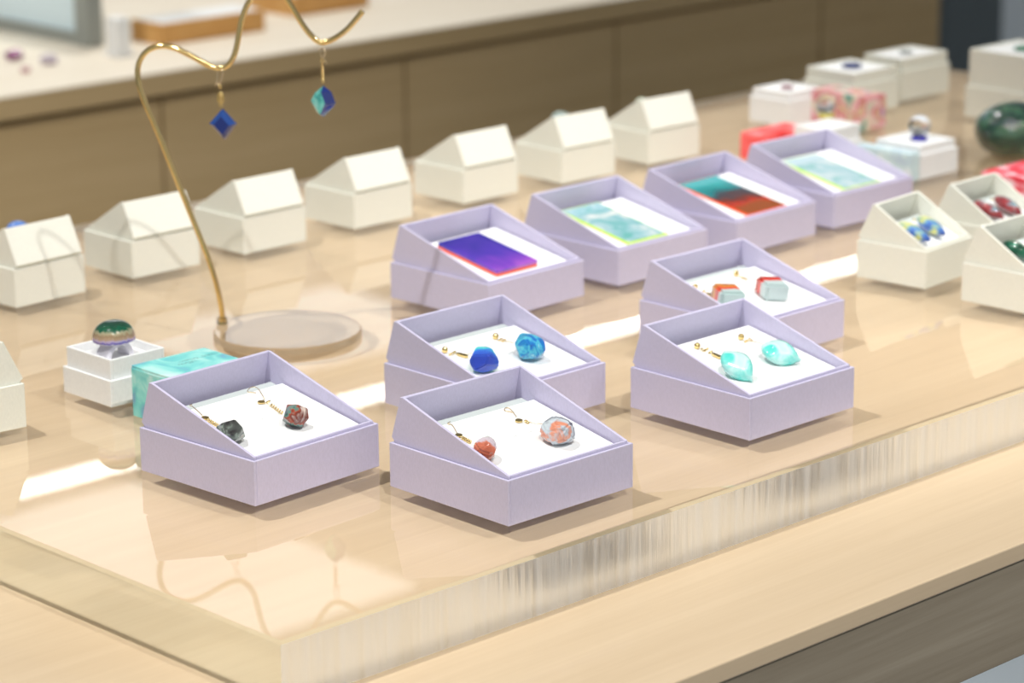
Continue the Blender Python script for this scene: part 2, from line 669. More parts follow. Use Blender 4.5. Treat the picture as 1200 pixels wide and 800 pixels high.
LAV = dict(W=0.085, D=0.0861, Hb=0.0230, Hr=0.0473, lean=0.0067)
LG = 'lavender slanted jewellery boxes'
B = {}
for k, x, y, yaw, lab in (
        ('B1', 0.8111, 1.0249, 0.0548, 'lavender slanted box of dark red and green mottled earrings, beside the turquoise box'),
        ('B2', 0.8775, 0.9157, -0.012, 'lavender slanted box of peach and grey agate-like earrings'),
        ('B3', 1.0598, 0.9236, -0.0033, 'lavender slanted box of pale aqua leaf-shaped earrings'),
        ('B4', 1.1675, 1.0189, 0.0007, 'lavender slanted box of red and white block earrings'),
        ('B5', 0.9721, 1.0253, 0.0022, 'lavender slanted box of blue and turquoise nugget earrings'),
        ('B6', 1.1294, 1.1939, 0.0354, 'lavender slanted box holding a violet tile with an orange edge'),
        ('B7', 1.2463, 1.1979, 0.0139, 'lavender slanted box holding a pale teal tile, beside the violet tile box'),
        ('B8', 1.3577, 1.1969, 0.0415, 'lavender slanted box holding a teal and rust-red tile'),
        ('B9', 1.4640, 1.2023, -0.0142, 'lavender slanted box holding a pale blue tile, in front of the coral box')):
    B[k] = slant_box('slanted_jewellery_box', lab, Vector((x, y, ZS)), yaw, m=M_LAV, group=LG, **LAV,
                     gap=0.002 if k in ('B3', 'B6', 'B7', 'B8', 'B9') else 0.008)

CRM = dict(W=0.0548, D=0.0520, Hb=0.0243, Hr=0.0484, lean=0.0100)
HG = 'cream house-shaped boxes in the back row'
H = {}
for k, x, y, yaw, lab in (
        ('H1', 0.9468, 1.4270, 0.0562, 'cream house-shaped box with a blue bead showing above its ridge'),
        ('H2', 1.0419, 1.4349, 0.0031, 'cream house-shaped box right behind the stem of the brass wire stand'),
        ('H3', 1.1333, 1.4348, 0.0157, 'third cream house-shaped box along the row from the blue bead end'),
        ('H4', 1.2328, 1.4372, 0.0188, 'fourth cream house-shaped box along the row from the blue bead end'),
        ('H5', 1.3395, 1.4414, 0.0034, 'fifth cream house-shaped box along the row from the blue bead end'),
        ('H6', 1.4356, 1.4377, -0.029, 'cream house-shaped box with a grey-teal bead above its ridge'),
        ('H7', 1.5299, 1.4391, -0.0496, 'last cream house-shaped box of the row, nearest the white closed box')):
    H[k] = slant_box('house_shaped_box', lab, Vector((x, y, ZS)), yaw, m=M_CREAM, group=HG, turn=True, padz=0.036, gap=0.002, **CRM)

RG = 'open cream slanted boxes'
R = {}
R['R1'] = slant_box('slanted_ring_box', 'open cream slanted box with blue and yellow glass earrings', Vector((1.3751, 1.0542, ZS)), 0.0894,
                    m=M_CREAM, group=RG, padz=0.036, gap=0.006, **CRM)


def from_ridge(u, v, yaw):
    p = at(u, v, ZS + CRM['Hr'])
    e1 = Vector((math.cos(yaw), math.sin(yaw), 0))
    e2 = Vector((-math.sin(yaw), math.cos(yaw), 0))
    p = p - e1 * 0.0016 - e2 * (CRM['D'] - CRM['lean'])
    p.z = ZS
    return p


R['R2'] = slant_box('slanted_ring_box', 'open cream slanted box with red and blue-grey glass earrings', from_ridge(1111.7, 216, 0.03), 0.03,
                    m=M_CREAM, group=RG, padz=0.036, gap=0.006, **CRM)
R['R3'] = slant_box('slanted_ring_box', 'open cream slanted box with a dark green glass earring', from_ridge(1146.7, 265, 0.02), 0.02,
                    m=M_CREAM, group=RG, padz=0.036, gap=0.006, **CRM)
c1 = at(31.5, 500)
yl = -math.pi / 2 - 0.10
R['L1'] = slant_box('slanted_ring_box', 'cream slanted box beside the white box with the dome ring', None, yl,
                    m=M_CREAM, group=RG, padz=0.036, gap=0.006,
                    centre=c1 + Matrix.Rotation(-0.10, 3, 'Z') @ Vector((-CRM['D'] / 2, CRM['W'] / 2, 0)), **CRM)


# ------------------------------------------------------------------ square ring boxes and sleeve boxes
E1, E2 = Vector((1, 0, 0)), Vector((0, 1, 0))


def ring_box(label, n, W, D, Hb, H, m, group, pad_drop=0.0015, name='ring_box'):
    c = n + E1 * (W / 2) + E2 * (D / 2)
    root = thing(name, label, 'box', (c.x, c.y, ZS), 0, group)
    w, d, t = W / 2, D / 2, 0.0016
    bm = bmesh.new()
    add_box(bm, (-w, -d, 0), (w, d, t))
    add_box(bm, (-w, -d, 0.001), (-w + t, d, Hb))
    add_box(bm, (w - t, -d, 0.001), (w, d, Hb))
    add_box(bm, (-w + t, -d, 0.001), (w - t, -d + t, Hb))
    add_box(bm, (-w + t, d - t, 0.001), (w - t, d, Hb))
    obj('base', bm, m, root, bevel=0.0004)
    w2, d2 = w - t - 0.0002, d - t - 0.0002
    bm = bmesh.new()
    add_box(bm, (-w2, -d2, 0.002), (-w2 + t, d2, H))
    add_box(bm, (w2 - t, -d2, 0.002), (w2, d2, H))
    add_box(bm, (-w2 + t, -d2, 0.002), (w2 - t, -d2 + t, H))
    add_box(bm, (-w2 + t, d2 - t, 0.002), (w2 - t, d2, H))
    obj('collar', bm, m, root, bevel=0.0004)
    boxpart('pad', (-w2 + t + .0002, -d2 + t + .0002, 0.002), (w2 - t - .0002, d2 - t - .0002, H - pad_drop), M_CARD, root, 0.0006)
    return c, ZS + H - pad_drop


def ring_box_px(label, nb, nty, rimy, xr, xl, m, group, **k):
    n = at(*nb)
    W = solve_len(n, E1, 0, xr)
    D = solve_len(n, E2, 0, xl)
    H = solve_len(n, Vector((0, 0, 1)), 1, nty)
    Hb = solve_len(n, Vector((0, 0, 1)), 1, rimy)
    return ring_box(label, n, W, D, Hb, H, m, group, **k)


def sleeve_box(label, n, W, D, H, m, name='patterned_box', group=None):
    c = n + E1 * (W / 2) + E2 * (D / 2)
    root = thing(name, label, 'box', (c.x, c.y, ZS), 0, group)
    w, d = W / 2, D / 2
    lid = H * 0.9
    boxpart('sleeve', (-w, -d, 0.0), (w, d, H - 0.0012), m, root, 0.0006)
    boxpart('top_flap', (-w + .0003, -d + .0003, H - 0.0012), (w - .0003, d - .0003, H), m, root, 0.0003)
    return root, c


W1c, W1z = ring_box_px('white square box carrying the green and violet dome ring', (130.7, 477.8), 423.5, 446.8, 200, 75, M_WHITE, None, pad_drop=0.0045)
FWc, FWz = ring_box_px('white square box with a small reddish ring, behind the coral box', (924, 149), 110, 119, 965, 878, M_WHITE, None)
CG = 'cream square ring boxes'
FC1c, FC1z = ring_box_px('cream square box with a dark blue ring, behind the pink floral box', (1000, 136), 87, 101, 1053, 941, M_CREAM, CG)
FC2c, FC2z = ring_box_px('cream square box with a pale ring, at the far end of the table', (1056, 119), 70, 84, 1112, 1008, M_CREAM, CG)
n = at(1130, 136) - E2 * 0.07
FC3c, FC3z = ring_box('tall cream square box with a green glass ring, beside the green glass paperweight', n, 0.07, 0.07, 0.026, 0.056, M_CREAM, CG)
n = at(968, 154, ZS + 0.027)
n.z = ZS
SBc, SBz = ring_box('white square box with the clear yellow ball ring, between coral and pink boxes', n,
                    solve_len(n + Vector((0, 0, .027)), E1, 0, 1012), solve_len(n + Vector((0, 0, .027)), E2, 0, 927), 0.015, 0.027, M_WHITE, None)
CBc, CBz = ring_box_px('white square box with the crystal ball ring on blue glass', (1078, 211), 172, 182, 1122, 1022, M_WHITE, None)

M_TURQ = marble('turquoise_print', [(0.25, (120, 160, 200)), (0.42, (110, 205, 205)), (0.55, (150, 225, 220)), (0.72, (215, 240, 238))], scale=45, rough=0.5, coat=0, off=1.2)
M_PINKP = marble('pink_floral_print', [(0.34, (110, 160, 150)), (0.42, (225, 215, 190)), (0.48, (235, 180, 190)), (0.54, (205, 105, 115)), (0.60, (225, 215, 170)), (0.68, (190, 120, 180))], scale=75, dist=0.4, rough=0.5, coat=0, off=3)
M_CORAL = marble('coral_print', [(0.35, (238, 70, 70)), (0.5, (250, 110, 110)), (0.66, (252, 190, 195))], scale=30, rough=0.5, coat=0, off=5)
M_PBLUE = marble('pale_blue_print', [(0.35, (190, 210, 225)), (0.5, (205, 228, 232)), (0.65, (232, 240, 245))], scale=40, rough=0.5, coat=0, off=6)
M_REDP = marble('red_floral_print', [(0.38, (225, 45, 65)), (0.5, (240, 95, 110)), (0.6, (250, 190, 200)), (0.72, (245, 235, 235))], scale=50, rough=0.5, coat=0, off=8)

n = at(155.9, 487) - E2 * 0.044
T1, T1c = sleeve_box('turquoise marbled box with fine lettering, beside the white dome ring box', n, 0.050, 0.044, 0.0285, M_TURQ)
n = at(1013, 154)
sleeve_box('pink floral patterned box in front of the cream boxes', n, solve_len(n, E1, 0, 1038), solve_len(n, E2, 0, 950), 0.0275, M_PINKP)
n = at(893, 190)
sleeve_box('coral red box behind the lavender boxes', n, solve_len(n, E1, 0, 946), solve_len(n, E2, 0, 867), 0.0205, M_CORAL)
n = at(1078, 211) - E1 * 0.0135
sleeve_box('pale blue patterned box against the white crystal ring box', n, 0.0125, 0.052, 0.0215, M_PBLUE)
n = at(1150, 200, ZS + 0.028) - E2 * 0.05
n.z = ZS
sleeve_box('red floral patterned box behind the open cream boxes', n, 0.05, 0.05, 0.028, M_REDP)


def scribble(bm, x0, x1, y, z, h, r, seed):
    rnd = random.Random(seed)
    x = x0
    while x < x1:
        k = rnd.randint(3, 6)
        pts = []
        for i in range(k * 3):
            pts.append((x, y + h * (rnd.random() - 0.4), z))
            x += h * 0.28
        add_tube(bm, smooth_path(pts, 3), r, 4)
        x += h * 0.8


bm = bmesh.new()
for k, (a, b, y) in enumerate(((-.006, .012, .0035), (-.010, .004, -.001))):
    scribble(bm, a, b, y, 0, 0.0026, 0.00012, 40 + k)
for v in bm.verts:
    v.co.z *= 0.3
obj('lettering', bm, M_INK, T1, loc=(0.003, 0.004, 0.0286))
for k in ('B1', 'B2', 'B3', 'B5'):
    s = B[k]
    bm = bmesh.new()
    scribble(bm, -0.007, 0.006, -0.004, 0, 0.0020, 0.00008, 60)
    card = [c for c in s.root.children if c.name.startswith('card')][0]
    zz = s.zf + s.sl * (-0.004 - s.y0)
    obj('lettering', bm, M_FAINT, card, mat=Matrix.Translation((0.002, -0.004, zz)) @ Matrix.Rotation(s.ang, 4, 'X') @ Matrix.Translation((0, 0.004, 0.0001)))


# ------------------------------------------------------------------ tiles in the rear lavender boxes
def tile(s, label, px, m_top, m_under, th_u, th_t, off=0.0):
    Ri = s.M.inverted()
    P = [Ri @ on_card(s, *q) for q in px]          # left, top, right, bottom corners
    x0 = (P[0].x + P[3].x) / 2
    x1 = (P[1].x + P[2].x) / 2
    ya = (P[3].y + P[2].y) / 2
    yb = (P[0].y + P[1].y) / 2
    x0, x1 = max(x0, -s.xi + .0012), min(x1, s.xi - .0012)
    yc = (ya + yb) / 2
    hl = (yb - ya) / 2 / math.cos(s.ang)
    hl = min(hl, (s.yc - s.y0) / 2 / math.cos(s.ang) - 0.001)
    yc = max(s.y0 + hl * math.cos(s.ang) + 0.0012, min(yc, s.yc - hl * math.cos(s.ang)))
    hw = (x1 - x0) / 2
    loc = s.M @ Vector(((x0 + x1) / 2, yc, s.zf + s.sl * (yc - s.y0)))
    root = thing('art_glass_tile', label, 'tile', loc, 0, 'art glass tiles in the lavender boxes')
    root.rotation_euler = card_frame(s).to_euler()
    bm = bmesh.new()
    add_box(bm, (-hw, -hl, 0.0), (hw, hl, th_u))
    obj('backing_layer', bm, m_under, root, bevel=0.0004)
    bm = bmesh.new()
    add_box(bm, (-hw + off, -hl + off, th_u), (hw - off, hl - off, th_u + th_t))
    obj('top_layer', bm, m_top, root, bevel=0.0009)


M_VIOLET = marble('violet_glass', [(0.3, (50, 40, 150)), (0.5, (78, 48, 175)), (0.64, (120, 60, 190)), (0.78, (175, 90, 200))], scale=28, dist=0.6, axis=1, axis_w=0.35, axis_s=-18, detail=2)
M_ORANGE = plain('orange_glass', srgb(250, 100, 60), 0.25)
M_TEALM = marble('pale_teal_glass', [(0.3, (105, 178, 172)), (0.45, (138, 188, 196)), (0.56, (170, 202, 208)), (0.68, (225, 228, 225))], scale=60, dist=1.0, off=2)
M_LIME = plain('lime_glass', srgb(200, 232, 70), 0.25)
M_RUST = marble('teal_rust_glass', [(0.30, (150, 75, 30)), (0.36, (190, 50, 30)), (0.43, (110, 45, 30)), (0.50, (60, 70, 80)), (0.55, (30, 120, 125)), (0.7, (50, 165, 165))], scale=42, dist=0.8, axis=1, axis_w=0.62, axis_s=16, off=4)
M_PALEB = marble('pale_blue_glass', [(0.3, (140, 195, 190)), (0.45, (172, 206, 214)), (0.56, (195, 216, 222)), (0.7, (226, 232, 230))], scale=60, dist=1.0, off=9)


def cq(ox, oy, sc_, pts):
    return [(ox + x / sc_, oy + y / sc_) for x, y in pts]


tile(B['B6'], 'violet glass tile with a bright orange backing', cq(440, 170, 4, [(325, 485), (495, 424), (725, 572), (550, 628)]), M_VIOLET, M_ORANGE, 0.0018, 0.0028)
tile(B['B7'], 'pale teal marbled tile with a lime edge, next to the violet tile box', cq(640, 210, 6, [(110, 210), (400, 152), (800, 397), (510, 470)]), M_TEALM, M_LIME, 0.0010, 0.0006, 0.0018)
tile(B['B8'], 'teal and rust-red marbled tile with an orange edge', cq(780, 180, 7.5, [(85, 250), (450, 168), (985, 465), (620, 550)]), M_RUST, M_ORANGE, 0.0010, 0.0006, 0.0016)
tile(B['B9'], 'pale blue marbled tile with a lime edge, in the box by the coral box', cq(600, 140, 2.4, [(775, 120), (880, 87), (1010, 187), (915, 205)]), M_PALEB, M_LIME, 0.0010, 0.0006, 0.0018)


# ------------------------------------------------------------------ stones
def hull(pts, bevel=0.0):
    bm = bmesh.new()
    for p in pts:
        bm.verts.new(p)
    r = bmesh.ops.convex_hull(bm, input=bm.verts[:])
    kill = [g for g in r['geom_interior'] if isinstance(g, bmesh.types.BMVert)]
    if kill:
        bmesh.ops.delete(bm, geom=kill, context='VERTS')
    bmesh.ops.dissolve_limit(bm, angle_limit=math.radians(4), verts=bm.verts[:], edges=bm.edges[:])
    if bevel:
        bmesh.ops.bevel(bm, geom=bm.edges[:], offset=bevel, segments=2, affect='EDGES')
    return bm


def nugget(a, b, c, seed, n=22, bevel=0.0004, sq=0.6):
    rnd = random.Random(seed)
    pts = []
    for i in range(n):
        z = 1 - 2 * (i + 0.5) / n
        r = math.sqrt(1 - z * z)
        ph = i * 2.399963 + rnd.random() * 0.7
        v = Vector((r * math.cos(ph), r * math.sin(ph), z))
        m = max(abs(v.x), abs(v.y), abs(v.z))
        v = v * (1 - sq) + v / m * sq * 0.86
        v *= 0.92 + 0.14 * rnd.random()
        pts.append((v.x * a, v.y * b, v.z * c))
    return hull(pts, bevel)


def loop_ring(bm, c, nrm, R_, r, seg=14):
    nrm = nrm.normalized()
    a = nrm.orthogonal().normalized()
    b = nrm.cross(a)
    add_tube(bm, [c + (a * math.cos(2 * math.pi * k / seg) + b * math.sin(2 * math.pi * k / seg)) * R_ for k in range(seg)], r, 6, closed=True)


def ball(bm, c, r):
    bmesh.ops.create_uvsphere(bm, u_segments=14, v_segments=10, radius=r, matrix=Matrix.Translation(c))
    for f in bm.faces:
        f.smooth = True


def coil(bm, a, b, R_, r, turns):
    d = b - a
    t = d.normalized()
    n_ = t.orthogonal().normalized()
    m = t.cross(n_)
    k = int(turns * 9)
    add_tube(bm, [a + d * (i / k) + (n_ * math.cos(2 * math.pi * turns * i / k) + m * math.sin(2 * math.pi * turns * i / k)) * R_ for i in range(k + 1)], r, 5)


def disc(bm, c, nrm, ax, ra, rb, th, seg=24):
    nrm = nrm.normalized()
    ax = (ax - nrm * ax.dot(nrm)).normalized()
    ay = nrm.cross(ax)
    lo = [bm.verts.new(c + ax * ra * math.cos(2 * math.pi * k / seg) + ay * rb * math.sin(2 * math.pi * k / seg) - nrm * th / 2) for k in range(seg)]
    hi = [bm.verts.new(v.co + nrm * th) for v in lo]
    bm.faces.new(lo[::-1])
    bm.faces.new(hi)
    for k in range(seg):
        bm.faces.new((lo[k], lo[(k + 1) % seg], hi[(k + 1) % seg], hi[k]))


def earring(s, label, stone_px, stone_bm, stone_mats, height, roll, wire=None, hook=None, coil_px=None, disc_px=None,
            ball_px=None, rings=(), bar_px=None, group=None, tilt=(0, 0)):
    """an earring lying on the card of box s; pixels give the place on the card"""
    R3 = card_frame(s)
    nrm = s.n
    base = on_card(s, *stone_px, lift=height)
    org = base - nrm * height
    root = thing('earring', label, 'earring', org, 0, group)
    inv = Matrix.Translation(-org)
    rot = R3.to_4x4() @ Matrix.Rotation(tilt[0], 4, 'X') @ Matrix.Rotation(tilt[1], 4, 'Y') @ Matrix.Rotation(roll, 4, 'Z')
    # rest the stone on the card
    lowest = min((rot.to_3x3() @ v.co).dot(nrm) for v in stone_bm.verts)
    off = nrm * (0.0001 - lowest)
    obj('stone', stone_bm, stone_mats, root, mat=Matrix.Translation(off) @ rot)
    P = lambda q, l=0.0005: inv @ on_card(s, *q, lift=l)
    if wire:
        bm = bmesh.new()
        add_tube(bm, [P(q, 0.0006) for q in wire[:-1]] + [P(wire[-1], 0.0012)], 0.00022, 6)
        obj('link_wire', bm, M_PGOLD, root)
    if hook:
        bm = bmesh.new()
        add_tube(bm, smooth_path([P(q) for q in hook], 5), 0.00026, 6)
        obj('ear_hook', bm, M_PGOLD, root)
    if coil_px:
        bm = bmesh.new()
        coil(bm, P(coil_px[0], 0.001), P(coil_px[1], 0.001), 0.0008, 0.00026, 6)
        obj('coil', bm, M_GOLD, root)
    if disc_px:
        bm = bmesh.new()
        disc(bm, P(disc_px, 0.0008), nrm, Vector((1, 0, 0)), 0.0021, 0.0017, 0.0005)
        obj('charm', bm, M_GOLD, root)
    if ball_px:
        bm = bmesh.new()
        ball(bm, P(ball_px, 0.0018), 0.0018)
        obj('ball_stud', bm, M_GOLD, root)
    for q in rings:
        bm = bmesh.new()
        loop_ring(bm, P(q, 0.0009), nrm + Vector((0.3, -0.5, 0.1)) * (1 if int(q[0]) % 2 else -1), 0.0012, 0.0003)
        obj('jump_ring', bm, M_GOLD, root)
    if bar_px:
        a, b = P(bar_px[0], 0.0010), P(bar_px[1], 0.0010)
        bm = bmesh.new()
        disc(bm, (a + b) / 2, nrm, b - a, (b - a).length / 2, 0.0014, 0.0012, 20)
        obj('oval_charm', bm, M_GOLD, root, bevel=0.0003)
    return root


M_DARKR = marble('dark_red_green_glass', [(0.33, (40, 50, 55)), (0.43, (60, 90, 85)), (0.50, (95, 135, 125)), (0.545, (165, 75, 55)), (0.60, (110, 50, 42)), (0.7, (215, 200, 190))], scale=75, dist=1.4, off=1.9)
M_DARKG = marble('grey_green_glass', [(0.35, (45, 42, 45)), (0.47, (80, 85, 82)), (0.55, (150, 165, 155)), (0.6, (150, 80, 65)), (0.7, (95, 110, 95))], scale=75, dist=1.2, off=3)
M_PEACH = marble('peach_grey_glass', [(0.33, (110, 110, 125)), (0.43, (205, 215, 220)), (0.52, (190, 200, 210)), (0.58, (225, 150, 120)), (0.7, (190, 105, 85))], scale=60, dist=1.2, off=2.2)
M_PEACH2 = marble('peach_rose_glass', [(0.20, (175, 85, 60)), (0.38, (205, 120, 95)), (0.44, (205, 190, 200)), (0.60, (215, 205, 212)), (0.72, (195, 215, 195))], scale=110, dist=0.8, axis=1, axis_w=0.6, axis_s=70, off=2.9)
M_BLUE = marble('blue_turquoise_glass', [(0.25, (45, 75, 190)), (0.40, (55, 105, 205)), (0.46, (60, 150, 210)), (0.51, (85, 200, 205)), (0.66, (140, 225, 215))], scale=70, dist=0.7, axis=1, axis_w=0.6, axis_s=70, off=1.7)
M_BLUE2 = marble('blue_swirl_glass', [(0.33, (40, 90, 185)), (0.43, (40, 130, 195)), (0.5, (90, 195, 215)), (0.56, (55, 150, 205)), (0.64, (150, 225, 225)), (0.75, (75, 110, 205))], scale=65, dist=1.8, off=7)
M_AQUA = marble('aqua_leaf_glass', [(0.35, (85, 210, 200)), (0.46, (150, 226, 218)), (0.56, (205, 238, 234)), (0.7, (185, 225, 222))], scale=70, dist=0.8, off=4)
M_RW = marble('red_over_white_glass', [(0.36, (190, 208, 208)), (0.47, (205, 218, 218)), (0.49, (205, 50, 45)), (0.60, (220, 60, 45)), (0.70, (170, 60, 45))], scale=90, dist=0.5, axis=1, axis_w=0.75, axis_s=60, off=4)
M_RW2 = marble('red_amber_glass', [(0.28, (185, 208, 206)), (0.40, (200, 216, 214)), (0.42, (205, 45, 40)), (0.54, (225, 95, 50)), (0.62, (210, 150, 60)), (0.72, (150, 70, 50))], scale=90, dist=0.5, axis=1, axis_w=0.7, axis_s=60, off=6)

q6 = lambda ox, oy, s_, p: (ox + p[0] / s_, oy + p[1] / s_)
PG = 'earrings lying in the lavender boxes'
k1 = lambda *p: [q6(200, 430, 6, x) for x in p]
earring(B['B1'], 'dark green and red mottled earring with a gold coil, hook lying up the card', k1((880, 352))[0], nugget(.0070, .0076, .006, 3, n=15, bevel=.0002, sq=.4), M_DARKR, .005, 0.6,
        wire=k1((660, 222), (640, 245), (700, 262)), hook=k1((600, 180), (541, 172), (560, 145), (590, 140), (622, 160), (660, 222)),
        coil_px=k1((702, 262), (790, 325)), disc_px=k1((637, 245))[0], rings=k1((685, 243)), group=PG)
earring(B['B1'], 'charcoal grey-green earring half hidden behind the side of its box', k1((425, 462))[0], nugget(.0078, .0078, .006, 8, n=15, bevel=.0002, sq=.4), M_DARKG, .005, 0.2,
        hook=k1((150, 262), (135, 270), (165, 285), (230, 345)), disc_px=k1((243, 357))[0], coil_px=k1((262, 370), (340, 415)), group=PG)
k2 = lambda *p: [q6(500, 450, 5.4545, x) for x in p]
earring(B['B2'], 'grey and peach rounded square earring lying away from the side wall', k2((840, 300))[0], nugget(.0088, .0094, .007, 5, bevel=.001, sq=.75), M_PEACH, .006, 0.15,
        wire=k2((620, 235), (680, 245), (740, 255)), hook=k2((560, 180), (500, 168), (505, 152), (535, 158), (580, 215)), disc_px=k2((590, 232))[0], rings=k2((640, 240)), group=PG)
earring(B['B2'], 'rose and rust earring against the side wall of its box', k2((372, 405))[0], nugget(.0066, .0080, .006, 12, bevel=.0008, sq=.7), M_PEACH2, .006, -0.75,
        hook=k2((150, 240), (135, 252), (165, 262), (195, 315)), coil_px=k2((225, 340), (285, 372)), disc_px=k2((205, 326))[0], group=PG)
k5 = lambda *p: [q6(480, 370, 6, x) for x in p]
earring(B['B5'], 'blue nugget earring with turquoise top and an oval gold charm', k5((528, 298))[0], nugget(.0092, .0096, .0075, 21, n=16, bevel=.0006, sq=.5), M_BLUE, .0075, -0.75,
        ball_px=k5((248, 238))[0], rings=k5((290, 268), (312, 255)), bar_px=k5((330, 262), (412, 288)), wire=k5((300, 260), (400, 268), (440, 262)), group=PG)
earring(B['B5'], 'swirled light blue nugget earring without an oval charm', k5((850, 208))[0], nugget(.0094, .0096, .0075, 31, n=18, bevel=.0006, sq=.45), M_BLUE2, .0075, 0.5,
        ball_px=k5((605, 143))[0], rings=k5((640, 165), (662, 172)), wire=k5((665, 172), (720, 185), (765, 195)), group=PG)


def leaf(Lh, Wh, th, bend):
    """pointed leaf, slightly twisted and cupped"""
    bm = bmesh.new()
    N, K = 14, 8
    top, bot = [], []
    for i in range(N + 1):
        t = i / N
        y = Lh * (2 * t - 1)
        w = Wh * (math.sin(math.pi * min(1, t * 1.05 + 0.0) ** 0.8) ** 0.75 if 0 < t < 1 else 0.02)
        rt, rb = [], []
        for k in range(K + 1):
            x = w * (2 * k / K - 1)
            e = 1 - (2 * k / K - 1) ** 2
            z = bend * (x / Wh) * (y / Lh) + 0.25 * bend * (x / Wh) ** 2
            rt.append(bm.verts.new((x, -y, z + th * (0.25 + e * 0.75) * min(1, 4 * t * (1 - t) + 0.2))))
            rb.append(bm.verts.new((x, -y, z - th * 0.3)))
        top.append(rt)
        bot.append(rb)
    for i in range(N):
        for k in range(K):
            bm.faces.new((top[i][k], top[i][k + 1], top[i + 1][k + 1], top[i + 1][k]))
            bm.faces.new((bot[i][k + 1], bot[i][k], bot[i + 1][k], bot[i + 1][k + 1]))
        bm.faces.new((top[i][0], top[i + 1][0], bot[i + 1][0], bot[i][0]))
        bm.faces.new((top[i + 1][K], top[i][K], bot[i][K], bot[i + 1][K]))
    bm.faces.new(top[0][::-1] + bot[0])
    bm.faces.new(top[N] + bot[N][::-1])
    for f in bm.faces:
        f.smooth = True
    return bm


k3 = lambda *p: [q6(780, 360, 6, x) for x in p]
earring(B['B3'], 'pale aqua leaf earring with a dark gold oval charm', k3((510, 415))[0], leaf(.0115, .0080, .0040, .0030), M_AQUA, .006, 0.10,
        ball_px=k3((222, 270))[0], rings=k3((262, 298), (288, 294), (315, 315)), bar_px=k3((325, 322), (398, 358)), wire=k3((380, 335), (410, 345), (445, 362)), group=PG, tilt=(0.45, -0.40))
earring(B['B3'], 'pale aqua leaf earring beside the other, without an oval charm', k3((812, 313))[0], leaf(.0115, .0080, .0040, .0030), M_AQUA, .006, 0.68,
        ball_px=k3((532, 207))[0], rings=k3((568, 236), (597, 226)), wire=k3((605, 235), (660, 248), (712, 266)), group=PG, tilt=(0.45, -0.30))
k4 = lambda *p: [q6(790, 280, 6.667, x) for x in p]


def block(a, b, c, sh):
    pts = [(x * a + sh * y * a, y * b, z * c) for x in (-1, 1) for y in (-1, 1) for z in (-1, 1)]
    return hull(pts, 0.0014)


earring(B['B4'], 'white block earring with a broad red top, lying free on the card', k4((765, 388))[0], block(.0074, .0074, .0052, -.15), M_RW, .0052, -0.55,
        ball_px=k4((487, 268))[0], rings=k4((530, 297), (556, 308)), wire=k4((560, 305), (620, 312), (680, 325)), group=PG)
earring(B['B4'], 'white and red block earring with amber streaks and a dark charm', k4((420, 445))[0], block(.0074, .0074, .0052, -.15), M_RW2, .0052, -0.55,
        ball_px=k4((165, 372))[0], rings=k4((228, 408),), bar_px=k4((255, 425), (310, 452)), wire=k4((240, 412), (300, 425), (345, 435)), group=PG)

# glass earrings in the open cream boxes
M_BY = marble('blue_yellow_glass', [(0.36, (50, 85, 170)), (0.48, (85, 125, 195)), (0.55, (120, 170, 180)), (0.60, (205, 205, 120)), (0.75, (220, 225, 160))], scale=55, dist=0.8, off=3.3, rough=0.05, coat=1)
M_RB = marble('red_blue_glass', [(0.36, (85, 110, 120)), (0.47, (120, 150, 160)), (0.53, (150, 50, 50)), (0.6, (120, 35, 45)), (0.68, (150, 175, 170)), (0.8, (200, 170, 90))], scale=65, dist=1.0, off=5, rough=0.05, coat=1)
M_DG = marble('dark_green_glass', [(0.35, (15, 60, 45)), (0.5, (20, 85, 62)), (0.62, (40, 110, 85)), (0.75, (120, 140, 80))], scale=60, dist=1.0, off=5, rough=0.05, coat=1)


def bead(s, label, px, m, L_, W_, T_, roll, name='glass_earring'):
    bm = bmesh.new()
    prof = [(0, -L_)] + [(W_ * math.sin(math.pi * t) ** 0.6 * (0.75 + 0.25 * t), -L_ + 2 * L_ * t) for t in [i / 12 for i in range(1, 12)]] + [(0, L_)]
    add_lathe(bm, prof, 20)
    for v in bm.verts:
        v.co = Vector((v.co.x, v.co.z, v.co.y * T_ / W_))
    org = on_card(s, *px, lift=T_) - s.n * T_
    root = thing(name, label, 'earring', org, 0, 'glass earrings in the cream boxes')
    rot = card_frame(s).to_4x4() @ Matrix.Rotation(roll, 4, 'Z')
    obj('glass_drop', bm, m, root, mat=Matrix.Translation(s.n * (T_ + .0001)) @ rot)
    bm = bmesh.new()
    loop_ring(bm, Vector((0, L_ + .0008, 0)), Vector((0, 0, 1)), .0010, .0003)
    obj('jump_ring', bm, M_GOLD, root, mat=Matrix.Translation(s.n * (T_ * 0.5 + .0003)) @ rot)


kr = lambda x, y: q6(990, 190, 4, (x, y))
bead(R['R1'], 'blue drop with a pale yellow tip, against the cream side wall', kr(325, 328), M_BY, .0125, .0058, .0048, 0.22)
bead(R['R1'], 'blue drop with a pale yellow head, next to the other in its cream box', kr(405, 300), M_BY, .0115, .0060, .0050, 0.10)
bead(R['R2'], 'blue-grey glass drop in the cream box by the red floral box', kr(675, 225), M_RB, .0120, .0055, .0046, 0.22)
bead(R['R2'], 'dark red and grey glass drop in the cream box by the red floral box', kr(765, 205), M_RB, .0118, .0066, .0050, 0.05)
bead(R['R3'], 'dark green glass drop in the open cream box', kr(815, 415), M_DG, .0115, .0065, .0050, 0.25)


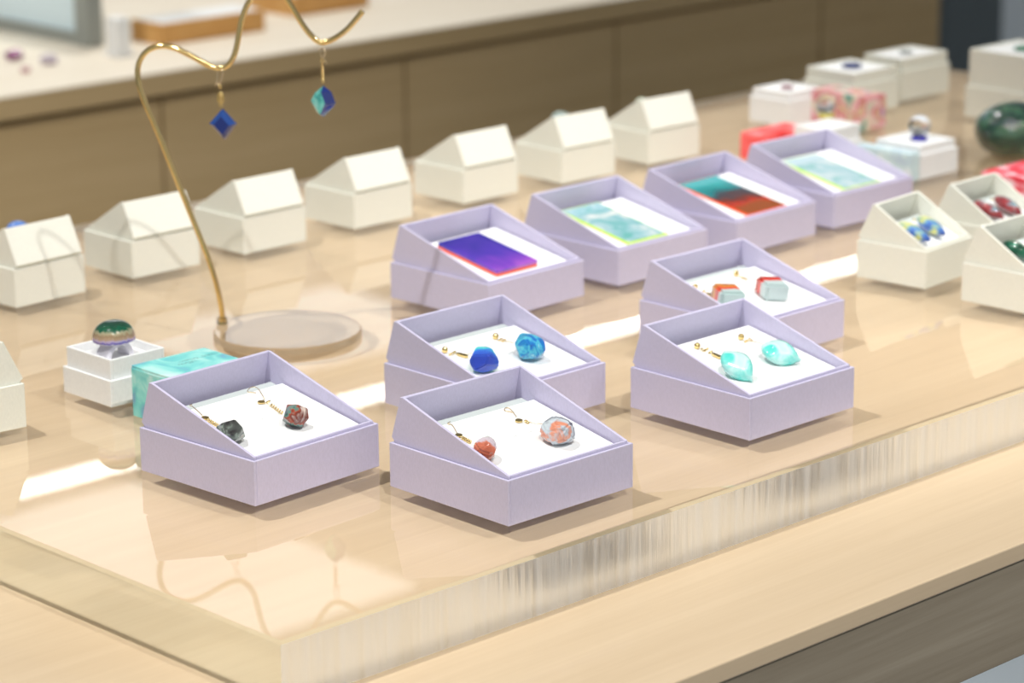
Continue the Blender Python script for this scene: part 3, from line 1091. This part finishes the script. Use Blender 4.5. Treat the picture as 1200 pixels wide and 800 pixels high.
# ------------------------------------------------------------------ rings
def ring(label, c, z, R_, dome_prof, m_stone, m_band, band_w=0.005, sink=0.55, rz=0.0, squash=1.0, group=None, name='ring'):
    """ring standing in a pad: band pushed into the pad, stone on top"""
    root = thing(name, label, 'ring', (c.x, c.y, z), rz, group)
    top = R_ * 2 * (1 - sink)
    bm = bmesh.new()
    seg = 36
    Ri_ = R_ * 0.66
    a_lo = math.asin(max(-1, min(1, -(1 - 2 * sink) - 0.0))) if sink < 1 else 0
    pts_o, pts_i = [], []
    zc = top - R_
    for k in range(seg + 1):
        a = -0.5 * math.pi * 0 + math.pi * k / seg
        pts_o.append((R_ * math.cos(a), max(0, zc) + (top - max(0, zc)) * math.sin(a)))
        pts_i.append((Ri_ * math.cos(a), max(0, zc) + (top - max(0, zc)) * 0.72 * math.sin(a)))
    ring_v = []
    for (xo, zo), (xi, zi) in zip(pts_o, pts_i):
        ring_v.append([bm.verts.new((xo, -band_w / 2, zo)), bm.verts.new((xo, band_w / 2, zo)), bm.verts.new((xi, band_w / 2, zi)), bm.verts.new((xi, -band_w / 2, zi))])
    for a, b in zip(ring_v, ring_v[1:]):
        for k in range(4):
            bm.faces.new((a[k], a[(k + 1) % 4], b[(k + 1) % 4], b[k]))
    bm.faces.new(ring_v[0])
    bm.faces.new(ring_v[-1][::-1])
    obj('band', bm, m_band, root, bevel=0.0003)
    bm = bmesh.new()
    add_lathe(bm, dome_prof, 40)
    for v in bm.verts:
        v.co.y *= squash
    obj('stone', bm, m_stone, root, loc=(0, 0, top * 0.97))
    return root


def dome(r, h, base=0.2):
    p = [(0, 0), (r * 0.85, 0), (r, h * base * 0.5), (r, h * base)]
    p += [(r * math.cos(a) ** 0.8, h * base + h * (1 - base) * math.sin(a)) for a in [math.pi / 2 * i / 10 for i in range(1, 10)]]
    return p + [(0, h)]


def sphere_prof(r):
    return [(0, -r * 0.0)] + [(r * math.sin(a), r - r * math.cos(a)) for a in [math.pi * i / 20 for i in range(1, 20)]] + [(0, 2 * r)]


M_DOME, nt, b = new_mat('banded_dome_glass')
tc = nt.nodes.new('ShaderNodeTexCoord')
sx = nt.nodes.new('ShaderNodeSeparateXYZ')
nz = nt.nodes.new('ShaderNodeTexNoise')
nz.inputs['Scale'].default_value = 520
mp = nt.nodes.new('ShaderNodeMapping')
mp.inputs['Scale'].default_value = (1, 1, 0.25)
ma = nt.nodes.new('ShaderNodeMath')
ma.operation = 'MULTIPLY_ADD'
ma.inputs[1].default_value = 0.0042
mm = nt.nodes.new('ShaderNodeMath')
mm.operation = 'MULTIPLY'
mm.inputs[1].default_value = 70
rp = nt.nodes.new('ShaderNodeValToRGB')
els = rp.color_ramp.elements
stops = [(0.16, (225, 222, 235)), (0.26, (95, 80, 185)), (0.34, (185, 170, 205)), (0.40, (175, 150, 125)), (0.52, (150, 125, 95)), (0.64, (165, 160, 130)), (0.72, (20, 90, 65)), (0.95, (10, 60, 45))]
while len(els) < len(stops):
    els.new(0.5)
for e, (p, c) in zip(els, stops):
    e.position = p
    e.color = srgb(*c)
L(nt, tc.outputs['Object'], sx.inputs[0])
L(nt, tc.outputs['Object'], mp.inputs['Vector'])
L(nt, mp.outputs['Vector'], nz.inputs['Vector'])
L(nt, nz.outputs['Fac'], ma.inputs[0])
L(nt, sx.outputs[2], ma.inputs[2])
L(nt, ma.outputs[0], mm.inputs[0])
L(nt, mm.outputs[0], rp.inputs['Fac'])
L(nt, rp.outputs['Color'], b.inputs['Base Color'])
b.inputs['Roughness'].default_value = 0.06
b.inputs['Coat Weight'].default_value = 1.0
M_BAND = plain('milky_white_glass', (0.80, 0.79, 0.86), 0.15)
M_CLEARB = plain('clear_white_glass', (0.85, 0.87, 0.90), 0.1)
rc = at(134.5, 418, W1z)
ring('dome ring of green, brown and violet glass on a milky white band', rc, W1z, 0.0105, dome(0.0125, 0.0118, 0.18), M_DOME, M_BAND, band_w=0.009, sink=0.56, rz=0.15, squash=0.92)
M_RSTONE = plain('dusky_red_stone', srgb(150, 90, 100), 0.1)
M_NSTONE = plain('navy_stone', srgb(45, 60, 120), 0.1)
M_PSTONE = plain('grey_stone', srgb(150, 155, 150), 0.1)
M_GSTONE = plain('green_stone', srgb(90, 140, 115), 0.1)
ring('small dusky red ring set in the white box behind the coral box', FWc, FWz, 0.005, dome(0.0055, 0.002), M_RSTONE, M_CLEARB, sink=0.9)
ring('navy blue ring set in the cream box behind the pink floral box', FC1c, FC1z, 0.005, dome(0.0085, 0.003), M_NSTONE, M_CLEARB, sink=0.9)
ring('pale grey ring set in the far cream box', FC2c, FC2z, 0.005, dome(0.006, 0.002), M_PSTONE, M_CLEARB, sink=0.9)
ring('flat green ring set in the tall cream box', FC3c, FC3z, 0.005, dome(0.011, 0.003), M_GSTONE, M_CLEARB, sink=0.9)
M_YCORE = plain('yellow_blue_core', srgb(215, 205, 110), 0.2)
M_BCORE = plain('deep_blue_glass', srgb(50, 45, 170), 0.08)


def ball_ring(label, u, v, z, r, m_core, hcore):
    c = at(u, v, z)
    root = thing('ball_ring', label, 'ring', (c.x, c.y, z), 0, 'ball rings on white boxes')
    bm = bmesh.new()
    add_lathe(bm, [(0, 0), (r * 0.7, 0), (r * 0.8, hcore * 0.5), (r * 0.55, hcore), (0, hcore)], 28)
    obj('setting', bm, m_core, root)
    bm = bmesh.new()
    add_lathe(bm, sphere_prof(r), 36)
    obj('ball', bm, M_CRYSTAL, root, loc=(0, 0, hcore - r * 0.12))


ball_ring('crystal ball ring on a deep blue glass base', 1077, 164, CBz, 0.0083, M_BCORE, 0.0035)
ball_ring('clear ball ring with a yellow base on the white box', 967.5, 138, SBz, 0.0078, M_YCORE, 0.0042)

# beads peeping over the ridges of the house-shaped boxes
for k, u, v, m, r, lab in (('H1', 21, 269, plain('sky_blue_glass', srgb(95, 130, 195), 0.1), .0075, 'sky blue glass bead in the end house-shaped box'),
                           ('H6', 657, 139, plain('grey_teal_glass', srgb(140, 155, 150), 0.1), .0075, 'grey-teal glass bead in a house-shaped box'),
                           ('H7', 752, 120, plain('pale_green_glass', srgb(175, 185, 165), 0.1), .0050, 'pale green glass bead in the last house-shaped box')):
    s = H[k]
    pw = s.M @ Vector((0, 0.004, 0))
    p = hit(u, v, pw, s.M.to_3x3() @ Vector((0, 1, 0)))
    lp = s.M.inverted() @ p
    zc = s.zf + s.sl * (lp.y - s.y0)
    root = thing('bead_ring', lab, 'ring', s.M @ Vector((lp.x, lp.y, zc)), 0, 'beads in the house-shaped boxes')
    hgt = p.z - ZS - zc
    bm = bmesh.new()
    add_lathe(bm, [(0, 0)] + [(r * math.sin(a), hgt - r * math.cos(a) * 0.75) for a in [math.pi * i / 16 for i in range(1, 16)]] + [(0, hgt + r * .75)], 24)
    obj('bead', bm, m, root)
    bm = bmesh.new()
    loop_ring(bm, Vector((0, 0, r * .5)), Vector((1, 0, 0)), r * .5, .0004)
    obj('band', bm, M_PGOLD, root)

# ------------------------------------------------------------------ green glass paperweight
bm = bmesh.new()
bmesh.ops.create_icosphere(bm, subdivisions=4, radius=1)
for v in bm.verts:
    p = v.co.copy()
    k = 1 + 0.06 * noise.noise(p * 1.3 + Vector((3, 1, 2)))
    z = p.z * 0.025 * k
    if z < 0:
        z *= 0.75
    v.co = Vector((p.x * 0.034 * k, p.y * 0.030 * k, z))
zmin = min(v.co.z for v in bm.verts)
for v in bm.verts:
    v.co.z = max(v.co.z - zmin - 0.002, 0)
for f in bm.faces:
    f.smooth = True
M_PW = marble('green_paperweight_glass', [(0.33, (25, 50, 50)), (0.45, (40, 75, 60)), (0.52, (70, 105, 80)), (0.60, (75, 105, 115)), (0.70, (165, 145, 140)), (0.8, (190, 180, 120))], scale=30, dist=1.2, rough=0.04, coat=1, off=2)
c = at(1189, 180)
root = thing('glass_paperweight', 'rounded dark green glass paperweight in front of the tall cream box', 'paperweight', c)
obj('glass_body', bm, M_PW, root)

# ------------------------------------------------------------------ brass wire stand
YW = 1.628
dc = world0(-0.1335, 1.615, 0)
stand = thing('earring_stand', 'curvy brass wire earring stand on a clear round base', 'stand', dc)
bm = bmesh.new()
RD, TH = 0.0440, 0.0045
add_lathe(bm, [(RD, 0), (RD, TH - .0008), (RD - .0008, TH), (0, TH)], 96)
bmesh.ops.recalc_face_normals(bm, faces=bm.faces[:])
if max(bm.faces, key=lambda f: f.calc_center_median().z).normal.z < 0:
    bmesh.ops.reverse_faces(bm, faces=bm.faces[:])
bmesh.ops.split_edges(bm, edges=[e for e in bm.edges if len(e.link_faces) == 2 and e.calc_face_angle(0) > 0.4])
for f in bm.faces:
    f.smooth = True
bdisc = obj('base_disc', bm, M_DISC, stand, recalc=False)
bdisc.cycles.is_caustics_caster = True


def wpt(u, v, y=YW):
    n0 = rot0(0, 1, 0)
    return hit(u, v, world0(0, y, 0), n0)


wp = [(261, 380), (260, 365), (255, 338), (245, 305), (228, 262), (205, 205), (185, 155), (170, 120), (162, 95), (162.5, 75), (172, 60), (188, 54), (205, 56.5), (225, 66),
      (245, 76.5), (258, 79.5), (268, 75), (275.5, 62), (280, 40), (284, 20), (292, 2), (303, -10), (318, -14), (330, -8), (340, 5), (352, 25), (365, 42), (376, 49.5), (390, 46), (405, 36), (417, 23), (425, 13)]
bm = bmesh.new()
path = [wpt(u, v) - dc for u, v in wp]
path[0] = Vector((path[1].x, path[1].y, TH * 0.3))
add_tube(bm, smooth_path(path, 5), 0.0017, 12)
obj('wire', bm, M_BRASS, stand)
bm = bmesh.new()
add_lathe(bm, [(0.0019, 0), (0.0034, 0), (0.0034, .0035), (0.0019, .0035)], 20)
obj('collar', bm, M_DISC, stand, loc=Vector((path[1].x, path[1].y, TH)))

# earrings hanging on the wire
kh = lambda *p: [(230 + x / 6, 60 + y / 6) for x, y in p]
M_DBLUE = plain('deep_blue_facet', srgb(26, 44, 112), 0.08, coat=1)
M_MBLUE = plain('mid_blue_facet', srgb(38, 72, 140), 0.08, coat=1)
M_TEALF = marble('teal_facet', [(0.35, (60, 150, 150)), (0.5, (95, 190, 180)), (0.65, (150, 215, 205))], scale=150, dist=0.6)


def hang(label, hook_a, hook_b, links, stone_c, bm_stone, mats, charm=None, chain=None):
    o = wpt(*stone_c)
    root = thing('hanging_earring', label, 'earring', o, 0, 'earrings hanging on the wire stand')
    P = lambda q, dy=0.0: wpt(q[0], q[1]) - o + rot0(0, dy, 0)
    bm = bmesh.new()
    pts = [P(q, 0.0026) for q in hook_a] + [P(((hook_a[-1][0] + hook_b[0][0]) / 2, hook_a[-1][1] - 3.2), 0.0)] + [P(q, -0.0026) for q in hook_b]
    add_tube(bm, smooth_path(pts, 4), 0.00032, 6)
    obj('ear_hook', bm, M_PGOLD, root)
    for q, r in links:
        bm = bmesh.new()
        loop_ring(bm, P(q), rot0(0.5, 1, 0.1), r, .00035)
        obj('jump_ring', bm, M_GOLD, root)
    if charm:
        bm = bmesh.new()
        for k in range(3):
            rr = 1 - 0.3 * k
            c0 = P(charm)
            add_tube(bm, [c0 + rot0(math.cos(t) * .0020 * rr, 0, math.sin(t) * .0034 * rr) for t in [2 * math.pi * i / 22 for i in range(22)]], .00038, 6, closed=True)
        ball(bm, P(charm), .0007)
        obj('filigree_charm', bm, M_GOLD, root)
    if chain:
        bm = bmesh.new()
        a, b_ = P(chain[0]), P(chain[1])
        coil(bm, a, b_, .00075, .00035, 9)
        obj('coil_chain', bm, M_GOLD, root)
    obj('stone', bm_stone, mats, root)


def to_local(pts):       # (x right, y away from the camera, z up) in mm -> world axes
    return [tuple(rot0(x / 1000, y / 1000, z / 1000)) for x, y, z in pts]


def facet(pts, pick):
    bm = hull(to_local(pts))
    bmesh.ops.recalc_face_normals(bm, faces=bm.faces[:])
    for f in bm.faces:
        n_ = f.normal
        right = n_.dot(rot0(1, 0, 0))
        front = n_.dot(rot0(0, -1, 0))
        f.material_index = pick(right, front, n_.z)
    return bm


# square-cut stone hanging by its corner, bevelled front, teal rear rim
sq = [(0, 0, 9.0), (7.4, 0, 0.2), (0.6, 0, -8.6), (-7.4, 0, 0.8)]
st1 = facet([(x * 0.62, -4.2, z * 0.62) for x, y, z in sq] + [(x * .98, -1.0, z * .98) for x, y, z in sq] + [(x * 1.06 + .9, 2.2, z * 1.06 - .5) for x, y, z in sq] + [(x * 0.7, 4.2, z * 0.7) for x, y, z in sq],
            lambda r, f, u: 2 if f < 0.12 else (0 if f > 0.9 else (1 if u > 0.2 else 0)))
hang('deep blue square-cut earring with a filigree gold charm', kh((125, 250), (143, 212), (148, 130)), kh((190, 130), (186, 165), (165, 225), (140, 215)),
     [(kh((168, 250))[0], .0009), (kh((173, 378))[0], .0010)], kh((180, 515))[0], st1, [M_DBLUE, M_MBLUE, M_TEALF], charm=kh((172, 328))[0])
st2 = facet([(0.4, 0, 9.6), (-1.0, -5.0, 6.6), (1.2, -5.6, 0.0), (-1.8, -4.2, -7.0), (-7.2, 0.5, 0.6), (-5.0, 0, 5.0), (-4.0, 0.5, -6.4), (5.0, 0.5, 5.6), (7.2, 0.8, -0.8), (0.2, 1, -9.0), (6.6, 1, -2.6), (3.4, -3.6, -1.6), (0, 5, 0), (1, 4, 5), (0, 4, -5)],
            lambda r, f, u: 2 if r < -0.15 else (0 if u > -0.25 else 1))
hang('faceted earring half teal and half dark blue with a gold coil chain', kh((862, -6), (866, 0), (882, 55)) [::-1], kh((908, -6), (905, 20), (898, 38), (918, 78)),
     [(kh((885, 70))[0], .0010), (kh((888, 205))[0], .0011)], kh((893, 355))[0], st2, [M_DBLUE, M_MBLUE, M_TEALF], chain=kh((887, 92), (888, 188)))

# ------------------------------------------------------------------ rear counter
YC = 2.50
ZC = ZS - 0.1015
cx1 = 0
for _u in (1112,):
    p = hit(_u, 40, Vector((0, YC, 0)), Vector((0, 1, 0)))
    cx1 = p.x
cx0 = 0.6
cnt = thing('rear_counter', 'long brown oak counter with a pale top behind the table', 'counter', ((cx0 + cx1) / 2, YC + 0.35, 0))
ox, oy = (cx0 + cx1) / 2, YC + 0.35
boxpart('counter_top', (cx0 - ox, YC - oy, ZC - 0.0015), (cx1 - ox, 0.35, ZC), M_CTOP, cnt)
boxpart('top_edge', (cx0 - ox, YC - oy, ZC - 0.026), (cx1 - ox, 0.35, ZC - 0.0015), M_COUNTER, cnt, 0.001)
boxpart('carcass', (cx0 - ox + .02, YC - oy + 0.035, 0.06), (cx1 - ox - .002, 0.34, ZC - 0.026), M_COUNTER, cnt)
boxpart('plinth', (cx0 - ox + .05, YC - oy + 0.08, 0.0), (cx1 - ox - .04, 0.30, 0.06), M_SLATE, cnt)
seams = [hit(u, v, Vector((0, YC + 0.015, 0)), Vector((0, 1, 0))).x for u, v in ((192, 190), (476, 140), (722, 80), (962, 40))]
xs = [cx0 + .02] + seams + [cx1 - .002]
for a, b_ in zip(xs, xs[1:]):
    boxpart('door_panel', (a - ox + .002, YC - oy + 0.015, 0.065), (b_ - ox - .002, YC - oy + 0.035, ZC - 0.034), M_COUNTER, cnt, 0.0008)

# things on the rear counter
M_HONEY = wood('honey_wood', (0.55, 0.27, 0.07), (0.72, 0.42, 0.15), scale=(6, 60, 60))


def on_counter(u, v):
    return at(u, v, ZC)


n = on_counter(190, 54)
blk = thing('wooden_tray_block', 'honey-coloured wooden block with a white sheet on it, beside the white stand', 'block', n)
w_ = solve_len(n, E1, 0, 311)
d_ = solve_len(n, E2, 0, 154)
h_ = 0.025
boxpart('block', (0, 0, 0), (w_, d_, h_), M_HONEY, blk, 0.001)
boxpart('sheet', (0.004, 0.004, h_), (w_ - .004, d_ - .004, h_ + .0008), M_CARD, blk)
n = on_counter(345, 20)
blk2 = thing('wooden_tray_block', 'second honey-coloured wooden block, further along the counter', 'block', n)
w2_ = solve_len(n, E1, 0, 432)
boxpart('block', (0, 0, 0), (w2_, 0.09, h_), M_HONEY, blk2, 0.001)
boxpart('sheet', (0.004, 0.004, h_), (w2_ - .004, .086, h_ + .0008), M_CARD, blk2)
n = on_counter(139, 68)
ws = thing('card_stand', 'small upright white display stand between showcase and wooden block', 'stand', n)
boxpart('foot', (-.002, -.002, 0), (0.022, 0.026, 0.004), M_WHITE, ws, 0.0005)
boxpart('upright', (0, 0, 0.004), (0.018, 0.022, 0.045), M_WHITE, ws, 0.001)
n = on_counter(104, 56)
case = thing('framed_panel', 'grey-framed pale blue panel standing on the rear counter', 'panel', n)
CD, CH, P_ = 0.24, 0.26, 0.026
for y in (0, CD - P_):
    boxpart('post', (0, y, 0), (.022, y + P_, CH), M_GREY, case, 0.001)
for z in (0, CH - .014):
    boxpart('rail', (.002, P_, z), (.020, CD - P_, z + .014), M_GREY, case)
boxpart('pane', (.008, P_, .014), (.013, CD - P_, CH - .014), plain('pale_blue_frosted_pane', srgb(222, 243, 252), 0.25), case)
for (u, v), r, col, lab in (((17, 70), .012, (130, 40, 110), 'purple and crimson stone lying on the rear counter'),
                            ((30, 85), .007, (205, 160, 165), 'dusty pink stone lying on the rear counter'),
                            ((58, 75), .012, (205, 195, 210), 'pale lilac stone lying on the rear counter')):
    c = on_counter(u, v)
    g_ = nugget(r, r * .8, r * .55, int(u), bevel=.0006)
    zmin = min(v_.co.z for v_ in g_.verts)
    for v_ in g_.verts:
        v_.co.z -= zmin
    st = obj('loose_stone', g_, plain('stone_%d' % int(u), srgb(*col), 0.15), loc=c)
    tag(st, lab, 'stone', 'stones on the rear counter')

# slate cabinet standing past the end of the counter
p = hit(1118, 40, Vector((0, YC + 0.9, 0)), Vector((0, 1, 0)))
cab = thing('slate_cabinet', 'dark slate cabinet standing beyond the end of the rear counter', 'cabinet', (p.x + .25, YC + 1.2, 0))
p2 = hit(1174, 40, Vector((0, YC + 0.9, 0)), Vector((0, 1, 0)))
wcab = p2.x - p.x - .25
boxpart('body', (-.28, -.3, 0.05), (wcab, .3, 1.1), M_SLATE, cab, 0.002)
boxpart('plinth', (-.26, -.28, 0.0), (wcab - .02, .28, 0.05), M_SLATE, cab)
